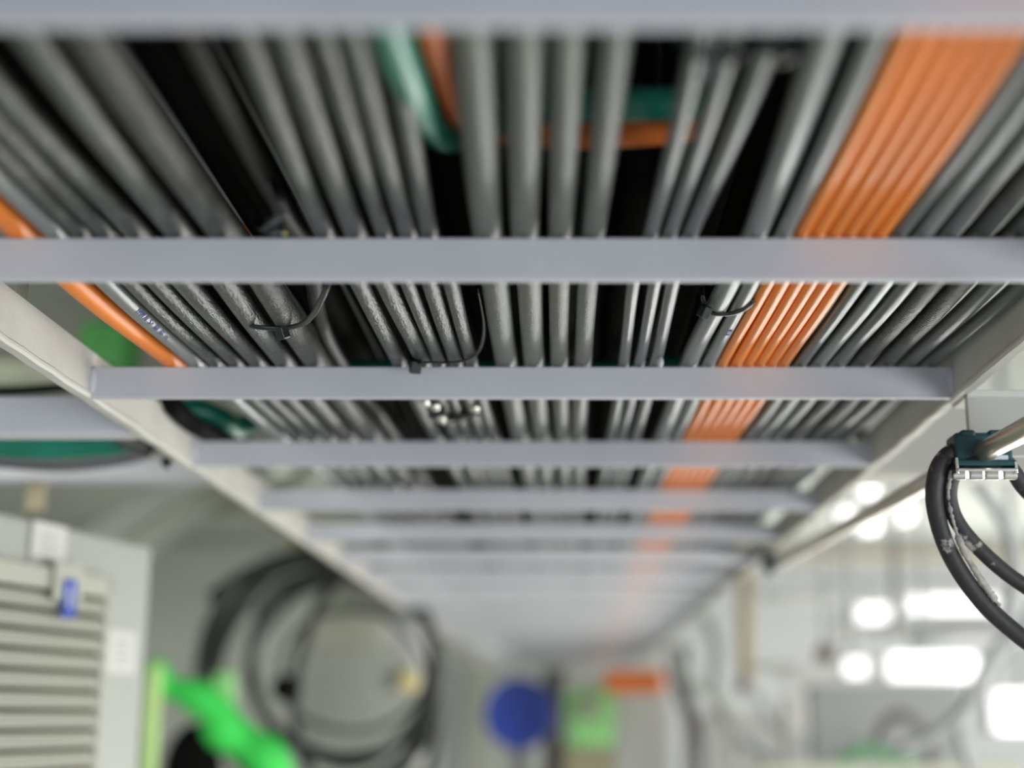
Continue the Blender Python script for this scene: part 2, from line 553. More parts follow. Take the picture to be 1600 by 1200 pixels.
# sideways positions at fixed stations along the ladder, kept at least two radii apart
ST = [-0.2, 0.15, 0.30, 0.48, 0.705, 0.785, 0.983, 1.26, 1.55] + [1.9 + 0.35 * k for k in range(13)]
XS = []
for ci, raw in enumerate(plans):
    rnd = random.Random(ci * 7 + 1)
    (x0, ya), (x1, yb), (x2, yc), (x3, yd) = raw
    row = []
    for y in ST:
        if y <= ya:
            x = x0 + (x0 - x1) * 0.5 * min(1, (ya - y) / 0.45)
        elif y <= yb:
            x = x0 + (x1 - x0) * (y - ya) / (yb - ya)
        elif y <= yc:
            x = x1 + (x2 - x1) * (y - yb) / (yc - yb)
        elif y <= yd:
            x = x2 + (x3 - x2) * (y - yc) / (yd - yc)
        else:
            x = x3 * (1 - 0.06 * min(1, (y - yd) / 0.6)) + rnd.uniform(-.0015, .0015)
        row.append(x)
    XS.append(row)
LOW = [i for i in range(len(XS)) if i != 7]      # the darkest one rides above its neighbour
for j in range(len(ST)):
    for it in range(60):
        for i, i2 in zip(LOW, LOW[1:]):
            need = (rad[i] + rad[i2]) * 1.01 + 0.0003
            gap = XS[i2][j] - XS[i][j]
            if gap < need:
                d = (need - gap) / 2
                XS[i][j] -= d
                XS[i2][j] += d
    lim = XRr - rad[-1] - 0.001          # the last one stays inside the rail
    for i in range(len(XS) - 1, 20, -1):
        if XS[i][j] > lim:
            XS[i][j] = lim
        lim = XS[i][j] - (rad[i] + rad[i - 1]) * 1.01 - 0.0003
for ci, (m, w, p0, p1, p2, p3, lab, grp) in enumerate(CAB):
    r = rad[ci]
    lift = 0.0135 if ci == 7 else 0.0
    P3 = [Vector((x, y, ZC + ZB + r + lift)) for x, y in zip(XS[ci], ST)]
    if ci == 0:                          # the lone orange cable turns up behind the second rung
        P3 = [p for p in P3 if p.y < 1.0]
        x = P3[-1].x
        P3 += [Vector((x * .985, 1.05, ZC + ZB + r + .002)), Vector((x * .98, 1.12, ZC + ZB + r + .03)),
               Vector((x * .98, 1.145, ZC + ZB + .10)), Vector((x * .98, 1.152, ZC + 0.409))]
    path = spline(P3, 12)
    for v in path:
        ph = ((v.y - Y0) / S) % 1.0
        v.z -= 0.0020 * math.sin(PI * ph) ** 2 * (1 if 0 < v.y < 2 else 0.3)
    bm = bmesh.new()
    add_tube(bm, path, r, 24)
    o = link('power_cable' if 'orange' in m else 'cable', bm, m, smooth=True)
    tag(o, lab, 'cable', grp)
    cables.append((o, path, r))


def on_cable(ci, y):
    o, path, r = cables[ci]
    for a, b in zip(path, path[1:]):
        if a.y <= y <= b.y:
            t = (y - a.y) / (b.y - a.y)
            return a.lerp(b, t), (b - a).normalized(), r
    return path[-1], Vector((0, 1, 0)), r


def cable_text(ci, py, body, size, ang, m='ink'):
    p1 = 300
    # y position on the cable where the sight line at py meets it
    r0 = ray(PX0, py)
    y = (ZB + 0.006) / r0.z * r0.y
    p, d, r = on_cable(ci, y)
    n = Vector((math.sin(ang), 0, -math.cos(ang)))
    n = (n - d * n.dot(d)).normalized()
    up = n.cross(d)
    # the line of writing is laid letter by letter round the curved sheath
    text('printed_text', body, size, m, frame(d, up, n, p + n * (r + 0.0001)), cables[ci][0])


cable_text(1, 470, 'PMW AI   S-r   60/   60-   m', 0.0058, math.radians(44))
cable_text(21, 497, 'ME L 16', 0.0046, math.radians(2))

# plate added above the ladder to keep the gaps dark
o = box('overhead_shade_plate', (-0.015, 3.1, ZC + 0.46), (0.63, 6.8, 0.10), 'greyp', bev=0.004)
tag(o, 'added grey plate above the cables, shading the gaps between them', 'duct')

# upper layer: black cables added to fill the gaps with darkness
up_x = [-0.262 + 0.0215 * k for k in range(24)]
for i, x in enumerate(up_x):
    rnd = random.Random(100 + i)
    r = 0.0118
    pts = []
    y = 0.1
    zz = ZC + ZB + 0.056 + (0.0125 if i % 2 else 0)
    if 0.010 < x < 0.062:            # three of them come down from the plate further along
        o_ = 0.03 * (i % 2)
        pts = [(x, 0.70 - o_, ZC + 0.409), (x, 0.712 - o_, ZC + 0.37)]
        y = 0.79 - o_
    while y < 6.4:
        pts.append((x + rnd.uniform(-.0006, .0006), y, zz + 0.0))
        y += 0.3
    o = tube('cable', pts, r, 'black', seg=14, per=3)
    tag(o, 'added black cable in the upper layer, darkening the gaps', 'cable', 'added black cables that darken the gaps')
o = tube('cable', [atZ(1018, 560, .262), atZ(985, 500, .262), atZ(1030, 300, .264), atZ(1085, 180, .266), atZ(1130, 60, .268)], 0.0075, 'dark', seg=16)
bpy.data.objects.remove(o)

# teal and orange cables that cross under the black layer
tb = ZB + 0.0315
o = tube('cross_cable', [atZ(585, -60, ZB + .004), atZ(607, 40, ZB + .004), atZ(640, 130, ZB + .006), atZ(662, 178, ZB + .014),
                         atZ(700, 212, tb - .004), atZ(760, 190, tb), atZ(880, 166, tb), atZ(1020, 163, tb), atZ(1080, 160, tb + .006), atZ(1110, 150, tb + .03)],
         0.0078, 'teal', per=10)
tag(o, 'glossy teal green cable slanting in and crossing above the grey cables', 'cable')
o = tube('cross_cable', [atZ(668, -60, ZB + .010), atZ(676, 40, ZB + .012), atZ(694, 110, ZB + .020), atZ(735, 190, tb), atZ(850, 212, tb),
                         atZ(1010, 208, tb), atZ(1075, 200, tb + .006), atZ(1105, 190, tb + .03)],
         0.0062, 'orangebig', per=10)
tag(o, 'orange cable crossing behind the grey cables near the top', 'cable')
o = tube('cross_cable', [atZ(520, 574, tb), atZ(640, 575, tb), atZ(760, 574, tb), atZ(980, 574, tb), atZ(1170, 545, tb), atZ(1205, 440, tb)], 0.006, 'teal', per=8)
tag(o, 'teal cable crossing just above the second rung, seen through gaps', 'cable')

# ------------------------------------------------------------------ cable ties
def tie(label, pts, head, hdir=(0.3, 0, -1), hs=0.0062, r=0.0019, tail=None):
    t = thing('cable_tie', label, 'cable tie', head, 'black cable ties')
    tube('strap', pts, r, 'tie', t, seg=10, per=8, flat=0.55)
    q = Vector(hdir).to_track_quat('Z', 'Y').to_matrix()
    bm = bmesh.new()
    add_box(bm, head, (hs, hs * .85, hs * 1.15), q, bev=0.0007)
    hd = link('head', bm, 'tie', t)
    if tail:
        tube('tail', tail, r * .8, 'tie', t, seg=8, per=4, flat=.55)
    return t


zb = ZB - 0.0022
tie('black cable tie looped under two fat dark cables, left of the wide gap',
    [atZ(372, 475, ZB + .018), atZ(378, 500, ZB + .006), atZ(396, 510, zb), atZ(440, 513, zb), atZ(472, 506, zb),
     atZ(490, 490, zb - .001), atZ(502, 468, zb), atZ(512, 444, ZB + .002), atZ(516, 425, ZB + .01)],
    atZ(441, 520, zb - .002), (0.35, 0.4, -1), 0.0072)
tie('black cable tie along the top of the second rung with its head over the rung',
    [atZ(640, 545, ZB + .014), atZ(646, 566, ZB), atZ(670, 566, zb), atZ(710, 566, zb), atZ(738, 558, ZB - .001), atZ(752, 540, ZB + .004),
     atZ(757, 505, ZB + .010), atZ(748, 450, ZB + .016)],
    atZ(649, 573, zb - .0015), (-0.2, 0.5, -1), 0.0078, r=0.0017)
tie('black cable tie round the light grey cables left of the orange bundle',
    [atZ(1098, 448, ZB + .016), atZ(1103, 482, ZB + .002), atZ(1118, 490, zb), atZ(1142, 490, zb), atZ(1162, 483, zb), atZ(1176, 470, ZB),
     atZ(1188, 452, ZB + .010), atZ(1196, 440, ZB + .016)],
    atZ(1101, 487, zb - .001), (-0.5, 0.5, -1), 0.0066, tail=[atZ(1103, 482, ZB), atZ(1098, 464, ZB + .004), atZ(1094, 452, ZB + .010)])
tie('black cable tie ring with added glint beads between second and third rung',
    [atZ(674, 626, ZB + .010), atZ(676, 640, ZB), atZ(690, 652, zb), atZ(720, 650, zb), atZ(745, 642, zb), atZ(758, 628, ZB + .008)],
    atZ(682, 640, zb - .002), (0.2, 0.2, -1), 0.012, r=0.0034)
for (a_, b_) in ((680, 634), (690, 654), (742, 637), (664, 628)):  # bright beads added as the glints on the black tie
    bm = bmesh.new()
    bmesh.ops.create_icosphere(bm, subdivisions=3, radius=0.0042, matrix=Matrix.Translation(atZ(a_, b_, zb - .004)))
    part_label(link('glint_bead', bm, 'chrome', C.objects['cable_tie.003'], smooth=True), 'steel bead standing in for a glint')
tie('black tie with yellowed tape just in front of the nearest full rung',
    [atZ(400, 345, ZB + .018), atZ(412, 358, ZB + .003), atZ(430, 345, ZB - .001), atZ(440, 330, ZB - .001), atZ(432, 300, ZB + .008), atZ(425, 280, ZB + .02)],
    atZ(428, 352, ZB + .002), (0.2, 0.2, -1), 0.008, r=0.0024)
tie('large black tie knotted round the thin cables at the top right',
    [atZ(1060, 62, ZB + .010), atZ(1080, 82, ZB + .001), atZ(1130, 92, zb), atZ(1190, 82, zb), atZ(1232, 78, ZB), atZ(1244, 55, ZB + .008)],
    atZ(1226, 80, zb - .003), (0.2, 0.2, -1), 0.007, r=0.0026)
o = tube('tape_scrap', [atZ(434, 352, ZB + .002), atZ(440, 362, ZB + .001), atZ(446, 366, ZB + .001)], 0.0018, 'yell_tape', seg=8, flat=.5)
tag(o, 'scrap of yellowed tape beside the tie in front of the rung', 'tape')

# ------------------------------------------------------------------ right side: bracket, clamp, conduit, hoses
br = thing('support_bracket', 'pale angle bracket hanging below the right rail, behind the teal clamp', 'bracket',
           (0.33, 0.96, ZC + H))
pa = atD(1508, 612, 0.992)
pb = atD(1508, 716, 0.992)
hh = pa.z - pb.z
box('plate', (XRr + .004 + 0.11, pa.y + 0.004, pa.z - hh / 2), (0.22, 0.006, hh), 'bracket', br, bev=0.0008)
box('flange', (XRr + .004 + 0.11, pa.y + 0.02, pa.z - 0.001), (0.22, 0.04, 0.005), 'rail', br, bev=0.0008)
# crossbeam below the ladder on the right
pt, pbm = atD(1500, 615, 1.36), atD(1450, 747, 1.36)
cb = box('cross_beam', (XRr + 0.008 + 0.55, pt.y + 0.03, (pt.z + pbm.z) / 2), (1.1, 0.06, pt.z - pbm.z), 'bracket', bev=0.003)
tag(cb, 'wide pale crossbeam running off to the right behind the teal clamp', 'beam')

PC1 = atD(1600, 672, 0.86)
PC2 = atD(1250, 862, 0.86 * (1600 - PX0) / (1250 - PX0))
dC = (PC2 - PC1).normalized()
o = tube('conduit', [PC1 - dC * 0.35, PC1 - dC * 0.1, PC1, PC1 + (PC2 - PC1) * .5, PC2, PC2 + dC * 0.25], 0.0072, 'conduit', seg=28, per=3)
tag(o, 'tarnished steel conduit running along the right side through the teal clamp', 'conduit')

kl = thing('cable_clamp', 'dark teal plastic cable clamp with silver clip under the right rail', 'clamp', atD(1530, 708, 0.955))
cc = atD(1530, 707, 0.955)
bm = bmesh.new()
add_box(bm, cc, (0.0385, 0.024, 0.0235), bev=0.003, seg=3)
add_box(bm, cc + Vector((-0.010, -0.002, 0.0108)), (0.010, 0.022, 0.005), bev=0.002)
add_box(bm, cc + Vector((0.010, -0.002, 0.0112)), (0.012, 0.022, 0.004), bev=0.0015)
add_box(bm, cc + Vector((0, -0.002, -0.0095)), (0.0405, 0.026, 0.004), bev=0.001)
link('block', bm, 'clamp', kl)
# silver clip
bm = bmesh.new()
zc_ = cc.z - 0.0145
add_box(bm, (cc.x, cc.y - 0.003, zc_), (0.040, 0.028, 0.0022), bev=0.0008)
for dx in (-0.0175, -0.006, 0.0045, 0.0165):
    add_disc(bm, (cc.x + dx, cc.y - 0.010, zc_ - 0.0028), (1, 0, 0), 0.0030, 0.0085, 20, bev=0.0006)
add_box(bm, (cc.x - 0.0195, cc.y - 0.012, zc_ + 0.003), (0.0022, 0.007, 0.011), bev=0.0006)
add_box(bm, (cc.x + 0.0195, cc.y - 0.012, zc_ + 0.002), (0.0022, 0.007, 0.008), bev=0.0006)
part_label(link('clip', bm, 'chrome', kl), 'silver clip')
text('printed_text', 'Z', 0.0055, 'wink', frame((1, 0, 0), (0, 0, 1), (0, -1, 0), cc + Vector((0.001, -0.0152, -0.0062))), kl)
bm = bmesh.new()
add_box(bm, cc + Vector((0.0105, -0.0126, -0.0062)), (0.0095, 0.0008, 0.0042), bev=0.0002)
part_label(link('printed_label', bm, 'wink', kl), 'small pale printed label')
# stem joining clamp to bracket plate
box('stem', (cc.x, cc.y + 0.018, cc.z + 0.002), (0.016, 0.03, 0.014), 'conduit', kl, bev=0.001)

D = 0.95
hose = [atD(1600, 742, D + .02), atD(1575, 722, D + .01), atD(1560, 712, D + .006), atD(1530, 705, D + .004), atD(1500, 704, D + .004), atD(1478, 714, D), atD(1463, 742, D), atD(1461, 790, D), atD(1480, 856, D),
        atD(1520, 922, D), atD(1572, 976, D), atD(1640, 1022, D), atD(1760, 1060, D + .02)]
o = tube('rubber_hose', hose[3:], 0.0060, 'hose', seg=24, per=10)
tag(o, 'outer black rubber hose looping down from the left of the clamp', 'hose', 'black hoses through the teal clamp')
sp = spline([atD(1487, 735, D - .004), atD(1482, 775, D - .004), atD(1494, 830, D - .004), atD(1512, 872, D - .004), atD(1541, 918, D - .004), atD(1562, 947, D - .004)], 14)
rnd = random.Random(5)
bm = bmesh.new()
add_tube(bm, sp, [0.0008 + rnd.uniform(0, .0010) + (0.0010 if 30 < i < 66 else 0) for i in range(len(sp))], 8)
part_label(link('paint_streak', bm, mat('dried_pale_paint', (0.42, 0.39, 0.35), 0.8, var=.3, var_scale=200), o, smooth=True), 'streak of dried pale paint')
h2 = [atD(1530, 722, D - .006), atD(1504, 727, D - .004), atD(1489, 744, D), atD(1484, 780, D), atD(1500, 822, D), atD(1545, 872, D), atD(1600, 915, D), atD(1680, 960, D), atD(1780, 985, D + .02)]
o = tube('rubber_hose', h2, 0.0052, 'hose', seg=24, per=10)
tag(o, 'inner black rubber hose looping down from the teal clamp', 'hose', 'black hoses through the teal clamp')
h3 = [atD(1548, 710, D + .004), atD(1568, 718, D), atD(1584, 738, D), atD(1610, 772, D), atD(1680, 830, D), atD(1760, 880, D)]
o = tube('rubber_hose', h3, 0.0055, 'hose', seg=24, per=10)
tag(o, 'black rubber hose leaving the right side of the teal clamp', 'hose', 'black hoses through the teal clamp')
o = disc('conduit_clip', atD(1207, 882, 1.92), (0.2, 1, -.1), 0.014, 0.03, 'clamp', bev=0.002)
tag(o, 'small dark green clip at the far end of the conduit', 'clip')

# ------------------------------------------------------------------ left side: bars, teal cable, pipe
def barX(name, pxl, pxr, pyt, pyb, D, m, lab, cat, dep=0.03, xl=None):
    a, b = atD(pxl, pyt, D), atD(pxr, pyb, D)
    x0 = a.x if xl is None else xl
    o = box(name, ((x0 + b.x) / 2, a.y + dep / 2, (a.z + b.z) / 2), (abs(b.x - x0), dep, abs(a.z - b.z)), m, bev=0.002)
    return tag(o, lab, cat)


barX('cross_beam', 0, 218, 618, 679, 1.15, 'rung', 'blue-grey crossbeam running off to the left behind the left rail', 'beam', xl=-1.3)
barX('cross_beam', 0, 345, 716, 751, 1.62, 'rung', 'second blue-grey crossbeam on the left, lower and further back', 'beam', xl=-1.6, dep=.04)
o = tube('side_cable', [atD(-160, 685, 1.32), atD(-40, 693, 1.32), atD(60, 699, 1.32), atD(130, 697, 1.32), atD(188, 690, 1.32), atD(240, 660, 1.32), atD(300, 640, 1.34), atD(345, 655, 1.36), atD(372, 668, 1.4), atD(420, 640, 1.45)], 0.0115, 'teal', seg=20)
tag(o, 'thick teal cable passing under the left crossbeam and up behind the left rail', 'cable')
o = tube('side_cable', [atD(-160, 704, 1.4), atD(0, 716, 1.4), atD(100, 722, 1.4), atD(190, 712, 1.4), atD(240, 700, 1.42)], 0.0100, 'dgrey', seg=16)
tag(o, 'grey cable sagging just below the teal one on the left', 'cable')
o = tube('black_plug', [atD(190, 688, 1.3), atD(212, 695, 1.29), atD(238, 704, 1.28)], 0.0062, 'tie', seg=12)
tag(o, 'black plug end beside the left rail under the crossbeam', 'plug')
o = disc('rubber_grommet', atD(262, 724, 1.27), (0, 1, 0), 0.0046, 0.012, 'tie', bev=0.001)
tag(o, 'tiny black round grommet below the left rail', 'grommet')
o = tube('lagged_pipe', [atD(-260, 575, 1.75), atD(-60, 584, 1.75), atD(60, 588, 1.75), atD(130, 588, 1.77), atD(170, 600, 1.95), atD(200, 640, 2.2)], 0.022, 'olive', seg=28)
tag(o, 'olive grey pipe running sideways above the left crossbeam', 'pipe')
o = tube('thin_pipe', [atD(-260, 612, 1.4), atD(0, 611, 1.4), atD(120, 603, 1.4), atD(240, 594, 1.4)], 0.0050, 'black', seg=16)
tag(o, 'thin dark cable lying just on top of the left crossbeam', 'cable')
# green blur above the left rail, modelled as a hanging box
gb = thing('hanging_box', 'blurred bright green housing hung from the ceiling at the left', 'lamp housing', atD(172, 540, 2.4))
g = atD(172, 560, 2.4)
bm = bmesh.new()
add_box(bm, g, (0.092, 0.08, 0.12), bev=0.02, seg=4)
link('housing', bm, mat('mid_green_enamel', (0.07, 0.33, 0.07), 0.6, var=.2), gb)
tube('stem', [g + Vector((0, 0, .04)), Vector((g.x, g.y, ZC + ZR))], 0.006, 'dgrey', gb, seg=10, smooth_path=False)
# orange and black odds and ends between rung 2 and 3
o = tube('cable_end', [atZ(275, 606, ZB + .012), atZ(292, 628, ZB + .010), atZ(304, 632, ZB + .022)], 0.008, 'orangebig', seg=14)
bpy.data.objects.remove(o)
o = tube('drooping_cable', [atZ(262, 610, ZB + .03), atZ(270, 632, ZB + .012), atZ(300, 662, ZB + .010), atZ(345, 685, ZB + .016), atZ(380, 690, ZB + .03)], 0.0085, 'black', seg=14)
tag(o, 'short black cable drooping at the left rail behind the second rung', 'cable')

# far left vertical strap and slanting duct
p, q = atD(60, 740, 1.64), atD(58, 802, 1.64)
o = box('duct_strap', ((p.x + q.x) / 2, p.y, (p.z + q.z) / 2), (0.022, 0.008, p.z - q.z), 'beige', bev=0.003)
tag(o, 'short pale strap hanging below the lower left crossbeam', 'strap')
a, b = atD(120, 880, 2.9), atD(395, 690, 2.9)
d = (b - a).normalized()
n = Vector((0, 1, 0))
side = d.cross(n).normalized()
Mx = Matrix((d, n, side)).transposed()
o = box('slanted_duct', (a + b) / 2 + Vector((0, .05, 0)), ((b - a).length, 0.1, 0.105), 'cab', mtx=Mx, bev=0.01)
tag(o, 'pale rectangular duct slanting up to the right above the louvred cabinet', 'duct')
o = tube('slanted_pipe', [atD(195, 850, 2.6), atD(250, 815, 2.6), atD(310, 780, 2.6), atD(360, 765, 2.65), atD(430, 760, 2.75), atD(500, 700, 2.75), Vector((-.42, atD(500,700,2.75).y, ZC + ZR))], 0.013, 'olive', seg=16)
tag(o, 'dull olive pipe slanting up beside the pale duct', 'pipe')
o = tube('slanted_pipe', [atD(330, 800, 3.0), atD(380, 790, 3.0), atD(440, 815, 3.0), atD(500, 850, 3.0)], 0.016, 'olive', seg=16)
tag(o, 'olive hose arching behind the left rail toward the coil', 'hose')

# ------------------------------------------------------------------ louvred cabinet at left
fd = Vector((0.23, 1.0, 0)).normalized()          # along the face, away from us
fn = Vector((1.0, -0.23, 0)).normalized()         # out of the face
P0 = Vector((atD(240, 850, 1.66).x, atD(240, 850, 1.66).y, 0))
Rf = Matrix((fd, fn, Vector((0, 0, 1)))).transposed()


def face(px, py, off=0.0):
    return atPlane(px, py, P0 + fn * off, fn)


ztop = face(233, 852).z
cabt = thing('louvred_cabinet', 'tall off-white equipment cabinet with louvred door, at the left edge', 'cabinet', (P0.x - .2, P0.y - .3, 0))
Lc = 0.72
c = P0 - fd * (Lc / 2) - fn * 0.2
box('body', (c.x, c.y, ztop / 2), (Lc, 0.4, ztop), 'cab', cabt, Rf, bev=0.006)
uR = (face(163, 905) - P0).dot(fd)                # right edge of the louvre panel
uL = -Lc + 0.06
zT = face(163, 903).z
zB_ = 0.35
cpan = P0 + fd * ((uL + uR) / 2)
bm = bmesh.new()
fw = 0.014
for (u0, u1, z0, z1) in ((uL, uR, zT - 0.022, zT), (uL, uR, zB_, zB_ + fw), (uL, uL + fw, zB_, zT), (uR - fw * 0.7, uR, zB_, zT)):
    cc2 = P0 + fd * ((u0 + u1) / 2) + fn * 0.006
    add_box(bm, (cc2.x, cc2.y, (z0 + z1) / 2), (u1 - u0, 0.012, z1 - z0), Rf, bev=0.002)
lp = link('louvre_frame', bm, 'cab2', cabt)
cc2 = cpan + fn * 0.001
box('louvre_back', (cc2.x, cc2.y, (zT + zB_) / 2), (uR - uL - .02, 0.002, zT - zB_ - .02), 'cabdark', cabt, Rf)
bm = bmesh.new()
tilt = Matrix.Rotation(math.radians(24), 3, 'X')
z = zT - 0.034
while z > zB_ + 0.03:
    cc2 = cpan + fn * 0.0085
    add_box(bm, (cc2.x, cc2.y, z), (uR - uL - 0.02, 0.0028, 0.0155), Rf @ tilt, bev=0.001)
    z -= 0.0195
link('louvre_slats', bm, 'cab2', cabt)


def sticker(name, px0, px1, py0, py1, m, lab, th=0.0008, off=0.001, parent=cabt):
    a_, b_ = face(px0, (py0 + py1) / 2, off), face(px1, (py0 + py1) / 2, off)
    t_, bt = face((px0 + px1) / 2, py0, off), face((px0 + px1) / 2, py1, off)
    w, h = (b_ - a_).length, t_.z - bt.z
    c_ = (a_ + b_) / 2
    bm = bmesh.new()
    add_box(bm, (c_.x, c_.y, (t_.z + bt.z) / 2), (w, th, h), Rf, bev=0.0002)
    o_ = link(name, bm, m, parent)
    if lab:
        part_label(o_, lab)
    return o_


sticker('sticker', 50, 103, 818, 872, 'label', 'square white sticker')
for k, yy in enumerate((834, 843, 852, 860)):
    sticker('sticker_print', 62, 92 - (k % 2) * 8, yy, yy + 3, 'print', None, th=0.0014, off=0.0012)
sticker('seam', 44, 46, 815, 885, 'greyp', None, th=0.0016)
sticker('sticker', 160, 212, 985, 1052, 'label', 'faint white sticker')
for k, yy in enumerate((1000, 1012, 1024, 1036)):
    sticker('sticker_print', 180, 204 - (k % 2) * 6, yy, yy + 4, 'print', None, th=0.0014, off=0.0012)
sticker('tag_plate', 84, 128, 880, 940, 'cab2', 'pale tag plate', th=0.003, off=0.016)
sticker('tag', 99, 118, 906, 966, 'blue', 'blue vertical tag', th=0.002, off=0.019)
sticker('tag_print', 106, 110, 914, 950, 'label', None, th=0.002, off=0.0198)

# lime strip, green sheet and black bag beside the cabinet
p, q = atD(243, 1040, 2.5), atD(243, 1260, 2.5)
o = box('lime_post', (p.x, p.y, (p.z + q.z) / 2), (0.024, 0.02, p.z - q.z), 'lime', bev=0.004)
tag(o, 'lime green strip standing behind the edge of the louvred cabinet', 'post')
gp = [atD(238, 1035, 2.7), atD(258, 1070, 2.7), atD(300, 1086, 2.7), atD(335, 1108, 2.7), atD(352, 1140, 2.7), atD(390, 1165, 2.7), atD(425, 1200, 2.7), atD(440, 1300, 2.7), atD(445, 1500, 2.7)]
sp = spline(gp, 8)
rs = [0.019 + 0.019 * min(1, i / 30) + 0.0035 * math.sin(i * 0.45) for i in range(len(sp))]
bm = bmesh.new()
add_tube(bm, sp, rs, 20)
o = link('green_sleeve', bm, 'green', smooth=True)
tag(o, 'bright green fabric sleeve draped diagonally right of the louvred cabinet', 'cloth')
bm = bmesh.new()
p = atD(350, 1085, 2.85)
add_box(bm, p, (0.045, 0.04, 0.09), bev=0.012, seg=3)
o = link('pale_green_bottle', bm, 'green2')
tag(o, 'pale green upright bottle behind the green sleeve', 'bottle')
bm = bmesh.new()
p = atD(300, 1215, 2.9)
bmesh.ops.create_icosphere(bm, subdivisions=3, radius=0.1, matrix=Matrix.Translation(p) @ Matrix.Diagonal((.62, .5, 1.1, 1)))
o = link('black_sack', bm, 'dgrey', smooth=True)
o.data.materials[0] = M['black']
tag(o, 'black sack hanging under the green sleeve', 'sack')

# ------------------------------------------------------------------ hanging coil and panel behind it
pn = thing('switch_cabinet', 'pale blurred wall cabinet with rounded lid behind the black cable coil', 'cabinet', atD(570, 1200, 3.5))
c = atD(575, 1050, 3.5)
bm = bmesh.new()
add_box(bm, (c.x, c.y, c.z - .02), (0.28, 0.12, 0.42), bev=0.03, seg=3)
link('body', bm, 'white', pn)
c = atD(545, 965, 3.42)
bm = bmesh.new()
add_box(bm, c, (0.18, 0.03, 0.15), bev=0.01)
part_label(link('door', bm, 'green2', pn), 'greenish box on the upper part')
pn.children[-1].data.materials[0] = M['cab2']
disc('lid', atD(560, 1085, 3.42), (0, 1, 0), 0.15, 0.03, 'cab', pn, bev=0.008)
part_label(disc('button', atD(640, 1065, 3.38), (0, 1, 0), 0.024, 0.03, 'yellow', pn, bev=0.004), 'pale yellow round button')


def coil(name, lab, loops, D, m, r, hang=None):
    t = thing(name, lab, 'cable coil', atD(520, 860, D))
    for i, (cx, cy, rx, ry, dr, rr) in enumerate(loops):
        pts = []
        rnd = random.Random(i + 50)
        ph = rnd.uniform(0, 6)
        for k in range(72):
            a_ = 2 * PI * k / 72
            wob = 1 + 0.02 * math.sin(3 * a_ + ph) + 0.012 * math.sin(5 * a_ + ph * 2)
            pts.append(atD(cx + rx * math.cos(a_) * wob, cy + ry * math.sin(a_) * wob, D + dr + 0.03 * math.sin(a_ + ph)))
        tube('loop', pts, rr, m, t, seg=12, closed=True)
    return t


ck = coil('cable_coil', 'big black cable coil hanging blurred below the left rail', [
    (498, 1055, 186, 190, 0.0, 0.012), (505, 1058, 178, 176, 0.03, 0.011), (512, 1060, 172, 186, -0.03, 0.010),
    (535, 1040, 142, 150, -0.02, 0.012), (540, 1045, 146, 138, 0.04, 0.010), (550, 1050, 112, 94, 0.05, 0.006),
    (575, 1090, 112, 200, 0.02, 0.012)], 3.0, 'coil', 0.012)
tube('tail', [atD(330, 935, 2.95), atD(400, 892, 2.95), atD(470, 868, 2.95), atD(530, 878, 2.95), atD(600, 905, 2.95)], 0.017, 'coil', ck, seg=12)
tube('tail', [atD(400, 960, 2.95), atD(440, 915, 2.95), atD(500, 895, 2.95), atD(560, 880, 2.95), atD(600, 850, 3.0)], 0.012, 'coil', ck, seg=12)
disc('wall_bracket', atD(500, 872, 3.05), (0, 1, 0), 0.03, 0.12, 'dgrey', ck, bev=0.006)
o = disc('valve_knob', atD(448, 1075, 2.9), (0.2, 1, 0), 0.026, 0.05, 'black', bev=0.008)
tag(o, 'small black knob inside the left of the cable coil', 'knob')
o = disc('yellow_cap', atD(468, 838, 3.05), (0, 1, 0), 0.022, 0.04, 'yellow', bev=0.006)
o.data.materials[0] = mat('olive_yellow', (0.42, 0.40, 0.05), 0.5, var=.1)
tag(o, 'olive yellow cap beside the left rail, above the coil', 'cap')

# ------------------------------------------------------------------ far end, centre
def farbox(name, px0, px1, py0, py1, D, m, lab, cat, dep=0.1, grp=None, bev=0.01):
    a_, b_ = atD(px0, py0, D), atD(px1, py1, D)
    z1 = b_.z
    o_ = box(name, ((a_.x + b_.x) / 2, (a_.y + b_.y) / 2 + dep / 2, (a_.z + z1) / 2), (b_.x - a_.x, dep, a_.z - z1), m, bev=bev)
    return tag(o_, lab, cat, grp)


farbox('olive_pillar', 728, 752, 1038, 1500, 5.2, 'olive', 'narrow olive pillar at the far end, left of the blue reel', 'pillar', grp=None)
farbox('grey_locker', 690, 727, 1042, 1500, 5.3, 'greyp', 'tall grey locker at the far end, left of the olive pillar', 'locker')
rl = thing('blue_reel', 'blurred round blue hose reel at the far end of the hall', 'reel', atD(812, 1115, 5.0))
pR = atD(812, 1115, 5.0)
disc('drum', pR, (0.1, 1, 0), 0.10, 0.10, 'bluebig', rl, bev=0.02)
disc('rim', pR - Vector((0, .06, 0)), (0.1, 1, 0), 0.122, 0.02, 'bluebig', rl, bev=0.006)
disc('rim', pR + Vector((0, .06, 0)), (0.1, 1, 0), 0.122, 0.02, 'bluebig', rl, bev=0.006)
disc('hub', pR - Vector((0, .09, 0)), (0.1, 1, 0), 0.035, 0.05, 'bluebig', rl, bev=0.005)
box('stand', (pR.x, pR.y + 0.02, (pR.z - .1) / 2), (0.05, 0.05, pR.z - .1), 'dgrey', rl, bev=0.004)
farbox('dark_column', 848, 882, 1042, 1500, 5.3, 'dgrey', 'dark column at the far end, right of the blue reel', 'column')
gh = atD(922, 1121, 5.03)
bm = bmesh.new()
add_box(bm, gh, (0.17, 0.1, 0.20), bev=0.03, seg=3)
o = link('green_canister', bm, 'green2')
tag(o, 'pale green canister standing at the far end under the orange box', 'canister')
p = atD(925, 1200, 5.0)
